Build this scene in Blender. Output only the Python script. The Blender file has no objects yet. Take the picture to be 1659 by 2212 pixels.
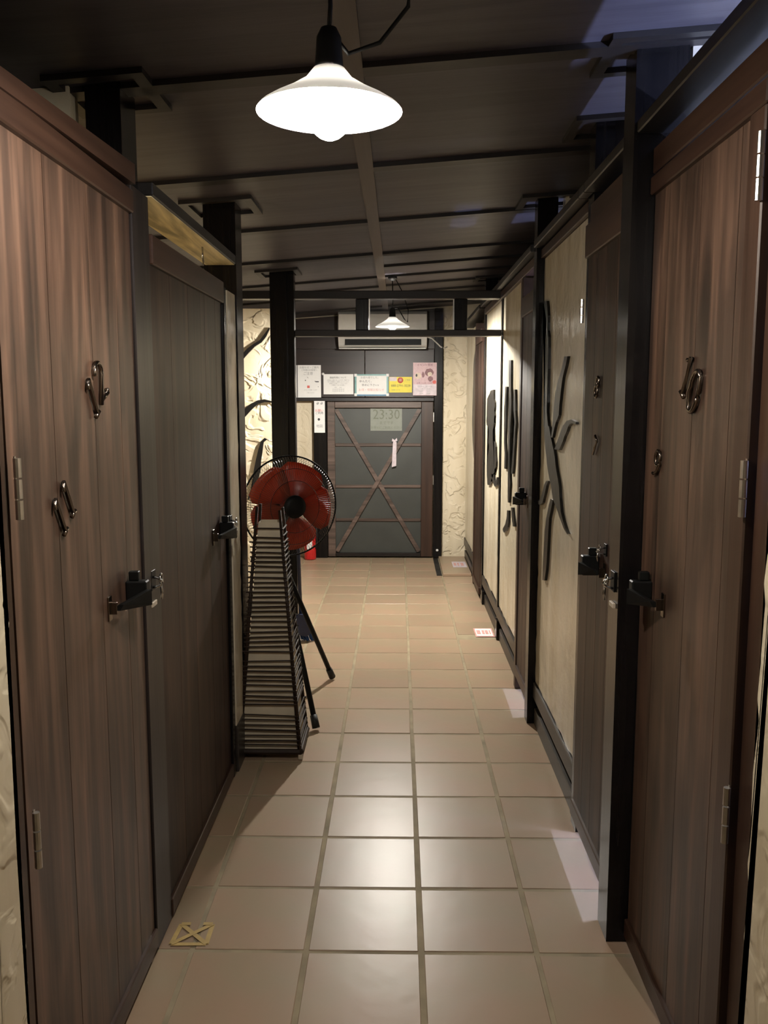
import bpy, bmesh, math, random
from mathutils import Vector, Matrix
random.seed(7)
C = bpy.context.scene.collection
sc = bpy.context.scene
PI = math.pi

# ------------------------------------------------------------ camera, world, exposure
cam = bpy.data.cameras.new('camera')
cam.sensor_fit = 'HORIZONTAL'; cam.sensor_width = 36.0
cam.lens = 1885.0 / 1659.0 * 36.0
cam.clip_start = 0.02; cam.clip_end = 60
co = bpy.data.objects.new('camera', cam); C.objects.link(co)
PITCH, YAW = 0.1288, 0.0159
fw = Vector((-math.sin(YAW)*math.cos(PITCH), math.cos(YAW)*math.cos(PITCH), -math.sin(PITCH)))
rt = Vector((math.cos(YAW), math.sin(YAW), 0)); up = rt.cross(fw)
co.matrix_world = Matrix(((rt.x, up.x, -fw.x, 0), (rt.y, up.y, -fw.y, 0), (rt.z, up.z, -fw.z, 1.455), (0, 0, 0, 1)))
sc.camera = co
w = bpy.data.worlds.new('night'); sc.world = w; w.use_nodes = True
w.node_tree.nodes['Background'].inputs[0].default_value = (0.6, 0.7, 1.0, 1)
w.node_tree.nodes['Background'].inputs[1].default_value = 0.01
sc.view_settings.view_transform = 'Standard'; sc.view_settings.look = 'None'
sc.view_settings.exposure = 0.0; sc.view_settings.gamma = 1.0; sc.view_settings.use_curve_mapping = False
BULB_NEAR = 880.0      # radiance of the two bulbs
BULB_FAR = 7800.0
BOOTH_COOL = 1000.0
BOOTH_WARM = 240.0

# ------------------------------------------------------------ materials
def nodes(name):
    m = bpy.data.materials.new(name); m.use_nodes = True
    nt = m.node_tree; b = nt.nodes['Principled BSDF']
    return m, nt, b
def simple(name, col, rough=0.5, metal=0.0, spec=0.5, var=0.15, scale=30, bump=0.0):
    m, nt, b = nodes(name)
    tc = nt.nodes.new('ShaderNodeTexCoord'); n = nt.nodes.new('ShaderNodeTexNoise')
    n.inputs['Scale'].default_value = scale; n.inputs['Detail'].default_value = 4
    nt.links.new(tc.outputs['Object'], n.inputs['Vector'])
    r = nt.nodes.new('ShaderNodeValToRGB')
    r.color_ramp.elements[0].position = 0.3; r.color_ramp.elements[1].position = 0.7
    r.color_ramp.elements[0].color = tuple(c*(1-var) for c in col) + (1,)
    r.color_ramp.elements[1].color = tuple(min(1, c*(1+var)) for c in col) + (1,)
    nt.links.new(n.outputs['Fac'], r.inputs['Fac']); nt.links.new(r.outputs['Color'], b.inputs['Base Color'])
    b.inputs['Roughness'].default_value = rough; b.inputs['Metallic'].default_value = metal
    b.inputs['Specular IOR Level'].default_value = spec
    if bump:
        bp = nt.nodes.new('ShaderNodeBump'); bp.inputs['Strength'].default_value = bump; bp.inputs['Distance'].default_value = 0.003
        nt.links.new(n.outputs['Fac'], bp.inputs['Height']); nt.links.new(bp.outputs['Normal'], b.inputs['Normal'])
    return m
def wood(name, dark, light, rough=0.42, axis='z', knots=True, spec=0.4):
    """stained timber: grain runs along the given axis"""
    m, nt, b = nodes(name); L = nt.links
    tc = nt.nodes.new('ShaderNodeTexCoord'); oi = nt.nodes.new('ShaderNodeObjectInfo')
    add = nt.nodes.new('ShaderNodeVectorMath'); add.operation = 'ADD'
    mul = nt.nodes.new('ShaderNodeVectorMath'); mul.operation = 'SCALE'; mul.inputs['Scale'].default_value = 17.0
    cmb = nt.nodes.new('ShaderNodeCombineXYZ')
    for i in range(3): L.new(oi.outputs['Random'], cmb.inputs[i])
    L.new(cmb.outputs[0], mul.inputs[0]); L.new(tc.outputs['Object'], add.inputs[0]); L.new(mul.outputs[0], add.inputs[1])
    mp = nt.nodes.new('ShaderNodeMapping')
    sc_ = {'z': (14, 14, 0.7), 'y': (14, 0.7, 14), 'x': (0.7, 14, 14)}[axis]
    mp.inputs['Scale'].default_value = sc_; L.new(add.outputs[0], mp.inputs['Vector'])
    n1 = nt.nodes.new('ShaderNodeTexNoise'); n1.inputs['Scale'].default_value = 1.4; n1.inputs['Detail'].default_value = 5; n1.inputs['Distortion'].default_value = 0.6
    L.new(mp.outputs[0], n1.inputs['Vector'])
    mp2 = nt.nodes.new('ShaderNodeMapping'); mp2.inputs['Scale'].default_value = tuple(s*9 if s > 1 else s*3 for s in sc_)
    L.new(add.outputs[0], mp2.inputs['Vector'])
    n2 = nt.nodes.new('ShaderNodeTexNoise'); n2.inputs['Scale'].default_value = 1.0; n2.inputs['Detail'].default_value = 3
    L.new(mp2.outputs[0], n2.inputs['Vector'])
    mx = nt.nodes.new('ShaderNodeMath'); mx.operation = 'MULTIPLY_ADD'; mx.inputs[1].default_value = 0.35
    L.new(n2.outputs['Fac'], mx.inputs[0]); L.new(n1.outputs['Fac'], mx.inputs[2])
    r = nt.nodes.new('ShaderNodeValToRGB')
    r.color_ramp.elements[0].position = 0.5; r.color_ramp.elements[1].position = 0.86
    r.color_ramp.elements[0].color = dark + (1,); r.color_ramp.elements[1].color = light + (1,)
    L.new(mx.outputs[0], r.inputs['Fac']); out = r.outputs['Color']
    if knots:   # uneven stain, with varnish sheen coloured in as pale streaks
        ms = nt.nodes.new('ShaderNodeMapping'); ms.inputs['Scale'].default_value = {'z': (11, 11, 1.6), 'y': (11, 1.6, 11), 'x': (1.6, 11, 11)}[axis]
        L.new(add.outputs[0], ms.inputs['Vector'])
        ns = nt.nodes.new('ShaderNodeTexNoise'); ns.inputs['Scale'].default_value = 1.0; ns.inputs['Detail'].default_value = 4; ns.inputs['Distortion'].default_value = 1.2
        L.new(ms.outputs[0], ns.inputs['Vector'])
        vr = nt.nodes.new('ShaderNodeMapRange'); vr.inputs['From Min'].default_value = 0.38; vr.inputs['From Max'].default_value = 0.68; vr.inputs['To Min'].default_value = 0.7; vr.inputs['To Max'].default_value = 1.9
        L.new(ns.outputs['Fac'], vr.inputs['Value'])
        hs = nt.nodes.new('ShaderNodeHueSaturation'); hs.inputs['Saturation'].default_value = 0.92; L.new(out, hs.inputs['Color']); L.new(vr.outputs[0], hs.inputs['Value']); out = hs.outputs[0]
    if knots:
        mk = nt.nodes.new('ShaderNodeMapping'); mk.inputs['Scale'].default_value = {'z': (5, 5, 1.7), 'y': (5, 1.7, 5), 'x': (1.7, 5, 5)}[axis]
        L.new(add.outputs[0], mk.inputs['Vector'])
        v = nt.nodes.new('ShaderNodeTexVoronoi'); v.inputs['Scale'].default_value = 1.0
        L.new(mk.outputs[0], v.inputs['Vector'])
        kr = nt.nodes.new('ShaderNodeValToRGB'); kr.color_ramp.elements[0].position = 0.1; kr.color_ramp.elements[1].position = 0.27
        kr.color_ramp.elements[0].color = (0.35, 0.3, 0.28, 1); kr.color_ramp.elements[1].color = (1, 1, 1, 1)
        L.new(v.outputs['Distance'], kr.inputs['Fac'])
        mm = nt.nodes.new('ShaderNodeMixRGB'); mm.blend_type = 'MULTIPLY'; mm.inputs['Fac'].default_value = 1
        L.new(out, mm.inputs[1]); L.new(kr.outputs['Color'], mm.inputs[2]); out = mm.outputs[0]
    L.new(out, b.inputs['Base Color'])
    b.inputs['Roughness'].default_value = rough; b.inputs['Specular IOR Level'].default_value = spec
    bp = nt.nodes.new('ShaderNodeBump'); bp.inputs['Strength'].default_value = 0.25; bp.inputs['Distance'].default_value = 0.002
    L.new(mx.outputs[0], bp.inputs['Height']); L.new(bp.outputs['Normal'], b.inputs['Normal'])
    return m
def stucco(name, col, rough=0.6, crack=0.0, bump=0.4, scale=9):
    m, nt, b = nodes(name); L = nt.links
    tc = nt.nodes.new('ShaderNodeTexCoord')
    n = nt.nodes.new('ShaderNodeTexNoise'); n.inputs['Scale'].default_value = scale; n.inputs['Detail'].default_value = 5
    L.new(tc.outputs['Object'], n.inputs['Vector'])
    st = nt.nodes.new('ShaderNodeMapping'); st.inputs['Scale'].default_value = (6, 6, 0.8); L.new(tc.outputs['Object'], st.inputs['Vector'])
    n3 = nt.nodes.new('ShaderNodeTexNoise'); n3.inputs['Scale'].default_value = 1.5; n3.inputs['Detail'].default_value = 4; L.new(st.outputs[0], n3.inputs['Vector'])
    r = nt.nodes.new('ShaderNodeValToRGB'); r.color_ramp.elements[0].position = 0.3; r.color_ramp.elements[1].position = 0.65
    r.color_ramp.elements[0].color = tuple(c*k for c, k in zip(col, (0.82, 0.79, 0.72))) + (1,); r.color_ramp.elements[1].color = col + (1,)
    L.new(n3.outputs['Fac'], r.inputs['Fac']); L.new(r.outputs['Color'], b.inputs['Base Color'])
    h = n.outputs['Fac']
    if crack:
        nw = nt.nodes.new('ShaderNodeTexNoise'); nw.inputs['Scale'].default_value = 7.5; nw.inputs['Detail'].default_value = 2.5; nw.inputs['Distortion'].default_value = 1.3
        L.new(tc.outputs['Object'], nw.inputs['Vector'])
        sm = nt.nodes.new('ShaderNodeMapRange'); sm.interpolation_type = 'SMOOTHSTEP'; sm.inputs['From Min'].default_value = 0.44; sm.inputs['From Max'].default_value = 0.56; L.new(nw.outputs['Fac'], sm.inputs['Value'])
        ma = nt.nodes.new('ShaderNodeMath'); ma.operation = 'MULTIPLY_ADD'; ma.inputs[1].default_value = crack
        sc2 = nt.nodes.new('ShaderNodeMath'); sc2.operation = 'MULTIPLY'; sc2.inputs[1].default_value = 0.3; L.new(n.outputs['Fac'], sc2.inputs[0])
        L.new(sm.outputs[0], ma.inputs[0]); L.new(sc2.outputs[0], ma.inputs[2]); h = ma.outputs[0]
    bp = nt.nodes.new('ShaderNodeBump'); bp.inputs['Strength'].default_value = bump; bp.inputs['Distance'].default_value = 0.012 if not crack else 0.014
    L.new(h, bp.inputs['Height']); L.new(bp.outputs['Normal'], b.inputs['Normal'])
    b.inputs['Roughness'].default_value = rough
    return m
def tile_mat():
    m, nt, b = nodes('terracotta_tile'); L = nt.links
    tc = nt.nodes.new('ShaderNodeTexCoord'); oi = nt.nodes.new('ShaderNodeObjectInfo')
    n = nt.nodes.new('ShaderNodeTexNoise'); n.inputs['Scale'].default_value = 4.5; n.inputs['Detail'].default_value = 5
    L.new(tc.outputs['Object'], n.inputs['Vector'])
    r = nt.nodes.new('ShaderNodeValToRGB'); r.color_ramp.elements[0].position = 0.34; r.color_ramp.elements[1].position = 0.66
    r.color_ramp.elements[0].color = (0.315, 0.246, 0.162, 1); r.color_ramp.elements[1].color = (0.345, 0.235, 0.16, 1)
    L.new(n.outputs['Fac'], r.inputs['Fac'])
    mr = nt.nodes.new('ShaderNodeMapRange'); mr.inputs['To Min'].default_value = 0.9; mr.inputs['To Max'].default_value = 1.07
    L.new(oi.outputs['Random'], mr.inputs['Value'])
    hsv = nt.nodes.new('ShaderNodeHueSaturation'); L.new(mr.outputs[0], hsv.inputs['Value']); L.new(r.outputs['Color'], hsv.inputs['Color'])
    L.new(hsv.outputs[0], b.inputs['Base Color'])
    b.inputs['Roughness'].default_value = 0.34; b.inputs['Specular IOR Level'].default_value = 0.2
    n2 = nt.nodes.new('ShaderNodeTexNoise'); n2.inputs['Scale'].default_value = 14; n2.inputs['Detail'].default_value = 3
    L.new(tc.outputs['Object'], n2.inputs['Vector'])
    bp = nt.nodes.new('ShaderNodeBump'); bp.inputs['Strength'].default_value = 0.12; bp.inputs['Distance'].default_value = 0.006
    L.new(n2.outputs['Fac'], bp.inputs['Height']); L.new(bp.outputs['Normal'], b.inputs['Normal'])
    return m
def emit(name, col, strength):
    m = bpy.data.materials.new(name); m.use_nodes = True; nt = m.node_tree
    nt.nodes.remove(nt.nodes['Principled BSDF'])
    e = nt.nodes.new('ShaderNodeEmission'); e.inputs[0].default_value = col + (1,); e.inputs[1].default_value = strength
    nt.links.new(e.outputs[0], nt.nodes['Material Output'].inputs[0]); return m
def shade_mat(name, t_):
    m = bpy.data.materials.new(name); m.use_nodes = True; nt = m.node_tree
    nt.nodes.remove(nt.nodes['Principled BSDF'])
    d = nt.nodes.new('ShaderNodeBsdfDiffuse'); d.inputs[0].default_value = (0.8, 0.79, 0.77, 1)
    t = nt.nodes.new('ShaderNodeBsdfTranslucent'); t.inputs[0].default_value = (1, 0.98, 0.94, 1)
    mx = nt.nodes.new('ShaderNodeMixShader'); mx.inputs[0].default_value = t_
    nt.links.new(d.outputs[0], mx.inputs[1]); nt.links.new(t.outputs[0], mx.inputs[2]); nt.links.new(mx.outputs[0], nt.nodes['Material Output'].inputs[0])
    return m
def blade_mat():
    m = bpy.data.materials.new('orange_plastic'); m.use_nodes = True; nt = m.node_tree; b = nt.nodes['Principled BSDF']
    b.inputs['Base Color'].default_value = (0.36, 0.06, 0.025, 1); b.inputs['Roughness'].default_value = 0.3
    t = nt.nodes.new('ShaderNodeBsdfTranslucent'); t.inputs[0].default_value = (0.5, 0.09, 0.04, 1)
    mx = nt.nodes.new('ShaderNodeMixShader'); mx.inputs[0].default_value = 0.35
    nt.links.new(b.outputs[0], mx.inputs[1]); nt.links.new(t.outputs[0], mx.inputs[2]); nt.links.new(mx.outputs[0], nt.nodes['Material Output'].inputs[0])
    return m

M = {}
M['plank'] = wood('stained_plank', (0.028, 0.0125, 0.0065), (0.092, 0.047, 0.027), 0.45, spec=0.8)
M['rail'] = wood('stained_rail', (0.025, 0.011, 0.007), (0.055, 0.027, 0.017), 0.4, 'y', False)
M['stile'] = wood('stained_stile', (0.022, 0.011, 0.007), (0.05, 0.025, 0.016), 0.4, 'z', False)
M['dark'] = wood('dark_plank', (0.017, 0.0075, 0.0045), (0.045, 0.022, 0.014), 0.45, spec=0.2)
M['darkx'] = wood('dark_board', (0.012, 0.006, 0.005), (0.024, 0.012, 0.009), 0.4, 'x', False)
M['post'] = wood('black_post', (0.004, 0.0035, 0.004), (0.009, 0.0075, 0.007), 0.24, 'z', False, 0.22)
M['beam'] = wood('black_beam', (0.008, 0.007, 0.007), (0.018, 0.015, 0.014), 0.4, 'y', False)
M['beamx'] = wood('black_crossbeam', (0.007, 0.005, 0.005), (0.014, 0.01, 0.009), 0.4, 'x', False)
M['litbeam'] = wood('lit_underside', (0.5, 0.44, 0.27), (0.64, 0.57, 0.38), 0.6, 'y', True)  # yellow booth light on the beam's underside, put into the colour
M['ceil'] = wood('ceiling_panel', (0.041, 0.036, 0.044), (0.066, 0.058, 0.07), 0.5, 'x', False, 0.3)
M['batten'] = wood('ceiling_batten', (0.008, 0.006, 0.006), (0.015, 0.011, 0.01), 0.5, 'x', False)
M['battenl'] = wood('ceiling_batten_pale', (0.055, 0.04, 0.034), (0.08, 0.06, 0.05), 0.5, 'y', False)
M['stucco'] = stucco('smooth_stucco', (0.68, 0.61, 0.475), 0.22, 0, 0.8, 7)
M['rough'] = stucco('rough_stucco', (0.74, 0.65, 0.49), 0.6, 0.75, 0.8)
M['roughl'] = stucco('rough_stucco_pale', (0.66, 0.58, 0.44), 0.6, 0.3, 0.6)
M['jamb'] = wood('jamb_board', (0.008, 0.006, 0.006), (0.024, 0.018, 0.017), 0.4, 'z', False, 0.3)
M['base'] = wood('grey_baseboard', (0.02, 0.016, 0.013), (0.045, 0.037, 0.031), 0.4, 'y', False)
M['tile'] = tile_mat()
M['grout'] = simple('grout', (0.28, 0.228, 0.145), 0.85, var=0.25, scale=9)
M['chrome'] = simple('chrome', (0.6, 0.6, 0.6), 0.2, 1.0)
M['steel'] = simple('steel_hinge', (0.55, 0.52, 0.48), 0.3, 1.0)
M['joint'] = simple('dark_joint', (0.004, 0.003, 0.002), 0.9, spec=0.0)
M['pewter'] = simple('pewter_digit', (0.22, 0.18, 0.15), 0.25, 1.0)
M['black'] = simple('black_metal', (0.005, 0.005, 0.005), 0.5, spec=0.15)
M['chip'] = simple('bare_wood', (0.5, 0.42, 0.32), 0.6)
M['relief'] = simple('charcoal_relief', (0.009, 0.0085, 0.0085), 0.3, spec=0.35, bump=0.6, scale=18)
M['white'] = simple('white_plastic', (0.62, 0.6, 0.56), 0.45, var=0.03)
M['paper'] = simple('white_paper', (0.8, 0.79, 0.78), 0.6, var=0.02)
M['paperg'] = simple('grey_green_paper', (0.22, 0.235, 0.2), 0.6, var=0.05)
M['pinkp'] = simple('pink_poster', (0.55, 0.36, 0.38), 0.45, var=0.1, scale=60)
M['pinkd'] = simple('plum_print', (0.2, 0.08, 0.09), 0.5, var=0.3, scale=60)
M['cream'] = simple('cream_print', (0.6, 0.48, 0.38), 0.5)
M['yellow'] = simple('yellow_card', (0.72, 0.6, 0.02), 0.5, var=0.05)
M['teal'] = simple('teal_frame', (0.12, 0.3, 0.29), 0.4)
M['blue'] = simple('blue_frame', (0.06, 0.2, 0.34), 0.4)
M['ink'] = simple('black_ink', (0.03, 0.03, 0.035), 0.6)
M['inkg'] = simple('grey_ink', (0.3, 0.3, 0.31), 0.6)
M['inkr'] = simple('red_ink', (0.6, 0.12, 0.1), 0.6)
M['inkp'] = simple('pale_red_ink', (0.62, 0.33, 0.3), 0.6)
M['inkf'] = simple('faded_ink', (0.14, 0.15, 0.11), 0.6)
M['doorp'] = simple('slate_door_panel', (0.042, 0.045, 0.04), 0.5, var=0.12, scale=6)
M['bar'] = wood('worn_bar', (0.05, 0.033, 0.026), (0.15, 0.105, 0.085), 0.45, 'x', False)
M['slat'] = wood('bamboo_slat', (0.014, 0.007, 0.004), (0.03, 0.016, 0.009), 0.55, 'x', False, 0.25)
M['lpaper'] = simple('lamp_paper', (0.55, 0.48, 0.36), 0.8, var=0.1, scale=14)
M['navy'] = simple('navy_plastic', (0.01, 0.018, 0.06), 0.4)
M['bristle'] = simple('blue_bristle', (0.03, 0.08, 0.24), 0.6)
M['red'] = simple('red_paint', (0.55, 0.02, 0.02), 0.3)
M['orange'] = blade_mat()
M['rubber'] = simple('black_rubber', (0.006, 0.006, 0.006), 0.6)
M['guard'] = simple('dark_wire', (0.012, 0.012, 0.013), 0.35)
M['tape'] = simple('masking_tape', (0.44, 0.3, 0.09), 0.5, var=0.12)
M['lilac'] = simple('lilac_card', (0.6, 0.52, 0.56), 0.5)
M['shade_near'] = shade_mat('enamel_shade', 0.009); M['shade_far'] = shade_mat('enamel_shade_far', 0.002)
M['bulb_near'] = emit('bulb_near', (1.0, 0.93, 0.82), BULB_NEAR)
M['bulb_far'] = emit('bulb_far', (1.0, 0.95, 0.86), BULB_FAR)
M['cool'] = emit('cool_tube', (0.44, 0.56, 1.0), BOOTH_COOL)
M['warm'] = emit('warm_bulb', (1.0, 0.72, 0.33), BOOTH_WARM)
m, nt, b = nodes('window_glass'); b.inputs['Transmission Weight'].default_value = 1.0; b.inputs['Roughness'].default_value = 0.02; b.inputs['IOR'].default_value = 1.45; M['glass'] = m

# ------------------------------------------------------------ mesh helpers
def link(name, me, mat, parent=None, smooth=False):
    if mat is not None and not me.materials: me.materials.append(mat)
    if smooth:
        for p in me.polygons: p.use_smooth = True
    o = bpy.data.objects.new(name, me); C.objects.link(o)
    if parent is not None: o.parent = parent; 
    if parent is not None and parent.type == 'EMPTY': o.matrix_parent_inverse = parent.matrix_basis.inverted()
    return o
def bm_obj(name, bm, mat, parent=None, smooth=False):
    bmesh.ops.recalc_face_normals(bm, faces=bm.faces)
    me = bpy.data.meshes.new(name); bm.to_mesh(me); bm.free()
    return link(name, me, mat, parent, smooth)
def add_box(bm, x0, x1, y0, y1, z0, z1, bev=0.0):
    t = bmesh.new(); bmesh.ops.create_cube(t, size=1)
    for v in t.verts:
        v.co = Vector(((x0+x1)/2 + v.co.x*(x1-x0), (y0+y1)/2 + v.co.y*(y1-y0), (z0+z1)/2 + v.co.z*(z1-z0)))
    if bev: bmesh.ops.bevel(t, geom=list(t.edges), offset=bev, segments=1, affect='EDGES')
    me = bpy.data.meshes.new('t'); t.to_mesh(me); t.free(); bm.from_mesh(me); bpy.data.meshes.remove(me)
def box(name, x0, x1, y0, y1, z0, z1, mat, parent=None, bev=0.003):
    bm = bmesh.new(); add_box(bm, x0, x1, y0, y1, z0, z1, bev); return bm_obj(name, bm, mat, parent)
def cz(x): return 2.25 + 0.075*x
def sloped(name, x0, x1, y0, y1, z0, mat, parent=None, top=0.0, bot=None):
    """box whose top (and bottom when bot is given) follows the sloping ceiling"""
    bm = bmesh.new()
    v = []
    for y in (y0, y1):
        for x in (x0, x1):
            v.append(bm.verts.new((x, y, z0 if bot is None else cz(x) + bot)))
            v.append(bm.verts.new((x, y, cz(x) + top)))
    for f in ((0, 2, 3, 1), (4, 5, 7, 6), (0, 1, 5, 4), (2, 6, 7, 3), (0, 4, 6, 2), (1, 3, 7, 5)): bm.faces.new([v[i] for i in f])
    return bm_obj(name, bm, mat, parent)
def frame_of(d):
    d = d.normalized(); a = Vector((0, 0, 1)) if abs(d.z) < 0.9 else Vector((1, 0, 0))
    u = d.cross(a).normalized(); return u, d.cross(u).normalized()
def add_tube(bm, pts, r, n=8, caps=True, closed=False):
    pts = [Vector(p) for p in pts]; rings = []
    N = len(pts)
    for i, p in enumerate(pts):
        if closed: d = pts[(i+1) % N] - pts[i-1]
        else: d = pts[min(i+1, N-1)] - pts[max(i-1, 0)]
        u, w_ = frame_of(d); rr = r[i] if isinstance(r, (list, tuple)) else r
        rings.append([bm.verts.new(p + (u*math.cos(2*PI*k/n) + w_*math.sin(2*PI*k/n))*rr) for k in range(n)])
    for i in range(N if closed else N-1):
        a, b_ = rings[i], rings[(i+1) % N]
        for k in range(n): bm.faces.new((a[k], a[(k+1) % n], b_[(k+1) % n], b_[k]))
    if caps and not closed:
        bm.faces.new(rings[0][::-1]); bm.faces.new(rings[-1])
def tube(name, pts, r, mat, parent=None, n=8, closed=False):
    bm = bmesh.new(); add_tube(bm, pts, r, n, True, closed); return bm_obj(name, bm, mat, parent, True)
def add_lathe(bm, prof, org, axis=(0, 0, 1), n=24):
    """prof: list of (radius, height along axis)"""
    ax = Vector(axis).normalized(); u, w_ = frame_of(ax); org = Vector(org); rings = []
    for r, h in prof:
        if r < 1e-5: rings.append([bm.verts.new(org + ax*h)])
        else: rings.append([bm.verts.new(org + ax*h + (u*math.cos(2*PI*k/n) + w_*math.sin(2*PI*k/n))*r) for k in range(n)])
    for a, b_ in zip(rings, rings[1:]):
        for k in range(n):
            q = (a[k % len(a)], a[(k+1) % len(a)], b_[(k+1) % len(b_)], b_[k % len(b_)])
            q = list(dict.fromkeys(q))
            if len(q) > 2: bm.faces.new(q)
def lathe(name, prof, org, mat, parent=None, axis=(0, 0, 1), n=24, smooth=True):
    bm = bmesh.new(); add_lathe(bm, prof, org, axis, n); return bm_obj(name, bm, mat, parent, smooth)
def add_poly(bm, pts, off):
    """extrude a closed outline (3d points) by the vector off"""
    off = Vector(off)
    a = [bm.verts.new(p) for p in pts]; b_ = [bm.verts.new(Vector(p) + off) for p in pts]
    bm.faces.new(a); bm.faces.new(b_[::-1]); n = len(a)
    for i in range(n): bm.faces.new((a[i], b_[i], b_[(i+1) % n], a[(i+1) % n]))
def poly(name, pts, off, mat, parent=None):
    bm = bmesh.new(); add_poly(bm, pts, off); bmesh.ops.triangulate(bm, faces=[f for f in bm.faces if len(f.verts) > 4]); return bm_obj(name, bm, mat, parent)
def empty(name, loc):
    o = bpy.data.objects.new(name, None); C.objects.link(o); o.location = loc; o.empty_display_size = 0.05; bpy.context.view_layer.update(); return o
def tag(o, label, cat=None, group=None, kind=None):
    o['label'] = label
    if cat: o['category'] = cat
    if group: o['group'] = group
    if kind: o['kind'] = kind
    return o
def struct(o, label, cat=None): return tag(o, label, cat, kind='structure')
def text(name, body, size, loc, mat, parent, rot=(PI/2, 0, 0), align='CENTER', sx=1.0, bold=0.0):
    cu = bpy.data.curves.new('t', 'FONT'); cu.body = body; cu.size = size; cu.align_x = align; cu.align_y = 'CENTER'; cu.extrude = 0.0004; cu.offset = bold; cu.resolution_u = 2
    to = bpy.data.objects.new('t', cu); C.objects.link(to); bpy.context.view_layer.update()
    me = bpy.data.meshes.new_from_object(to.evaluated_get(bpy.context.evaluated_depsgraph_get()))
    bpy.data.objects.remove(to)
    from mathutils import Euler
    me.transform(Matrix.Translation(loc) @ Euler(rot).to_matrix().to_4x4() @ Matrix.Diagonal((sx, 1, 1, 1)))
    me.materials.clear(); me.name = name
    return link(name, me, mat, parent)
def jag(n, amp): return [random.uniform(-amp, amp) + (random.uniform(-amp, amp)*1.2 if random.random() < 0.2 else 0) for _ in range(n)]
def ragged(name, xs, y0, y1, z0, z1, mat, parent=None, ends=(1, 1, 0, 0), amp=0.006, n=46):
    """plaster slab on a side wall (faces at xs[0] and xs[1]) with hand-trowelled edges: near end, far end, bottom, top"""
    near = jag(n, amp) if ends[0] else [0]*n; far = jag(n, amp) if ends[1] else [0]*n
    nb = max(4, int((y1-y0)/0.06)); bot = jag(nb, amp) if ends[2] else [0]*nb; tp = jag(nb, amp) if ends[3] else [0]*nb
    pts = []
    for i in range(n): pts.append((y0 + near[i], z0 + (z1-z0)*i/(n-1)))
    for i in range(1, nb-1): pts.append((y0 + (y1-y0)*i/(nb-1), z1 + tp[i]))
    for i in range(n-1, -1, -1): pts.append((y1 + far[i], z0 + (z1-z0)*i/(n-1)))
    for i in range(nb-2, 0, -1): pts.append((y0 + (y1-y0)*i/(nb-1), z0 + bot[i]))
    return poly(name, [(xs[0], y, z) for y, z in pts], (xs[1]-xs[0], 0, 0), mat, parent)

# ------------------------------------------------------------ floor
floor = box('floor', -2.3, 2.0, -2.3, 8.2, -0.12, -0.0022, M['grout'], bev=0)
struct(floor, 'corridor floor of square beige terracotta tiles with pale grout', 'floor')
T = 0.305
tl = bmesh.new(); add_box(tl, -0.1465, 0.1465, -0.1465, 0.1465, -0.012, 0.0, 0.0025)
tme = bpy.data.meshes.new('tile'); bmesh.ops.recalc_face_normals(tl, faces=tl.faces); tl.to_mesh(tme); tl.free(); tme.materials.append(M['tile'])
for u in range(-4, 3):
    for v in range(-5, 20):
        if u < -2 and v < 4: continue
        o = bpy.data.objects.new('tile', tme); C.objects.link(o); o.parent = floor
        y = 2.145 + (v+0.5)*T
        if u >= 2 and y > 5.1: y += 0.1
        if y > 8.05: continue
        o.location = (-0.2405 + (u+0.5)*T + random.uniform(-0.001, 0.001), y + random.uniform(-0.001, 0.001), random.uniform(-0.0012, 0.0))
        o.rotation_euler = (random.uniform(-0.002, 0.002), random.uniform(-0.002, 0.002), random.uniform(-0.002, 0.002))

# ------------------------------------------------------------ ceiling
ceil = sloped('ceiling', -2.3, 2.0, -2.3, 8.2, 0, M['batten'], top=0.1, bot=0.004)
struct(ceil, 'low dark brown boarded ceiling with black cross battens, sloping up to the right', 'ceiling')
BY = [-2.2, -1.4, -0.5, 0.4, 1.3, 2.2, 3.09, 4.0, 4.87, 5.77, 6.67, 7.57, 8.1]
for a, b_ in zip(BY, BY[1:]):
    sloped('ceiling_panel', -2.25, -0.113, a+0.004, b_-0.004, 0, M['ceil'], ceil, top=0.003, bot=-0.002)
    sloped('ceiling_panel', -0.107, 1.95, a+0.004, b_-0.004, 0, M['ceil'], ceil, top=0.003, bot=-0.002)
for yb in BY[1:-1] + [6.25]:
    sloped('cross_batten', -2.2, -0.135, yb-0.03, yb+0.03, 0, M['batten'], ceil, top=-0.002, bot=-0.016)
for yb in BY[1:-1] + [5.335, 6.22]:
    sloped('cross_batten', -0.085, 1.9, yb-0.03, yb+0.03, 0, M['batten'], ceil, top=-0.002, bot=-0.016)
sloped('long_batten', -0.135, -0.085, -2.2, 8.0, 0, M['battenl'], ceil, top=-0.002, bot=-0.014)

# ------------------------------------------------------------ posts and beams
tn = [0]
def trim(o, label):
    tn[0] += 1; o.name = 'trim_%d' % tn[0]; return struct(o, label, 'trim')
def post(x0, x1, y0, y1, label, collar=True, mat='post'):
    o = trim(sloped('post', x0, x1, y0, y1, 0.001, M[mat], top=-0.004), label)
    if collar:
        g = 0.045
        bm = bmesh.new()
        for (a, b_, c, d) in ((x0-g, x1+g, y0-g-0.03, y0-g), (x0-g, x1+g, y1+g, y1+g+0.03), (x0-g-0.03, x0-g, y0-g-0.03, y1+g+0.03), (x1+g, x1+g+0.03, y0-g-0.03, y1+g+0.03)):
            t = sloped('t', a, b_, c, d, 0, None, top=-0.002, bot=-0.016); bm.from_mesh(t.data); me = t.data; bpy.data.objects.remove(t); bpy.data.meshes.remove(me)
        bm_obj('collar_trim', bm, M['batten'], o)
    return o
pl1 = post(-0.742, -0.658, 2.16, 2.28, 'thick black square post at left between the two brown doors')
pl2 = post(-0.745, -0.622, 3.43, 3.56, 'glossy black post at left beside the narrow plaster strip')
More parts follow.
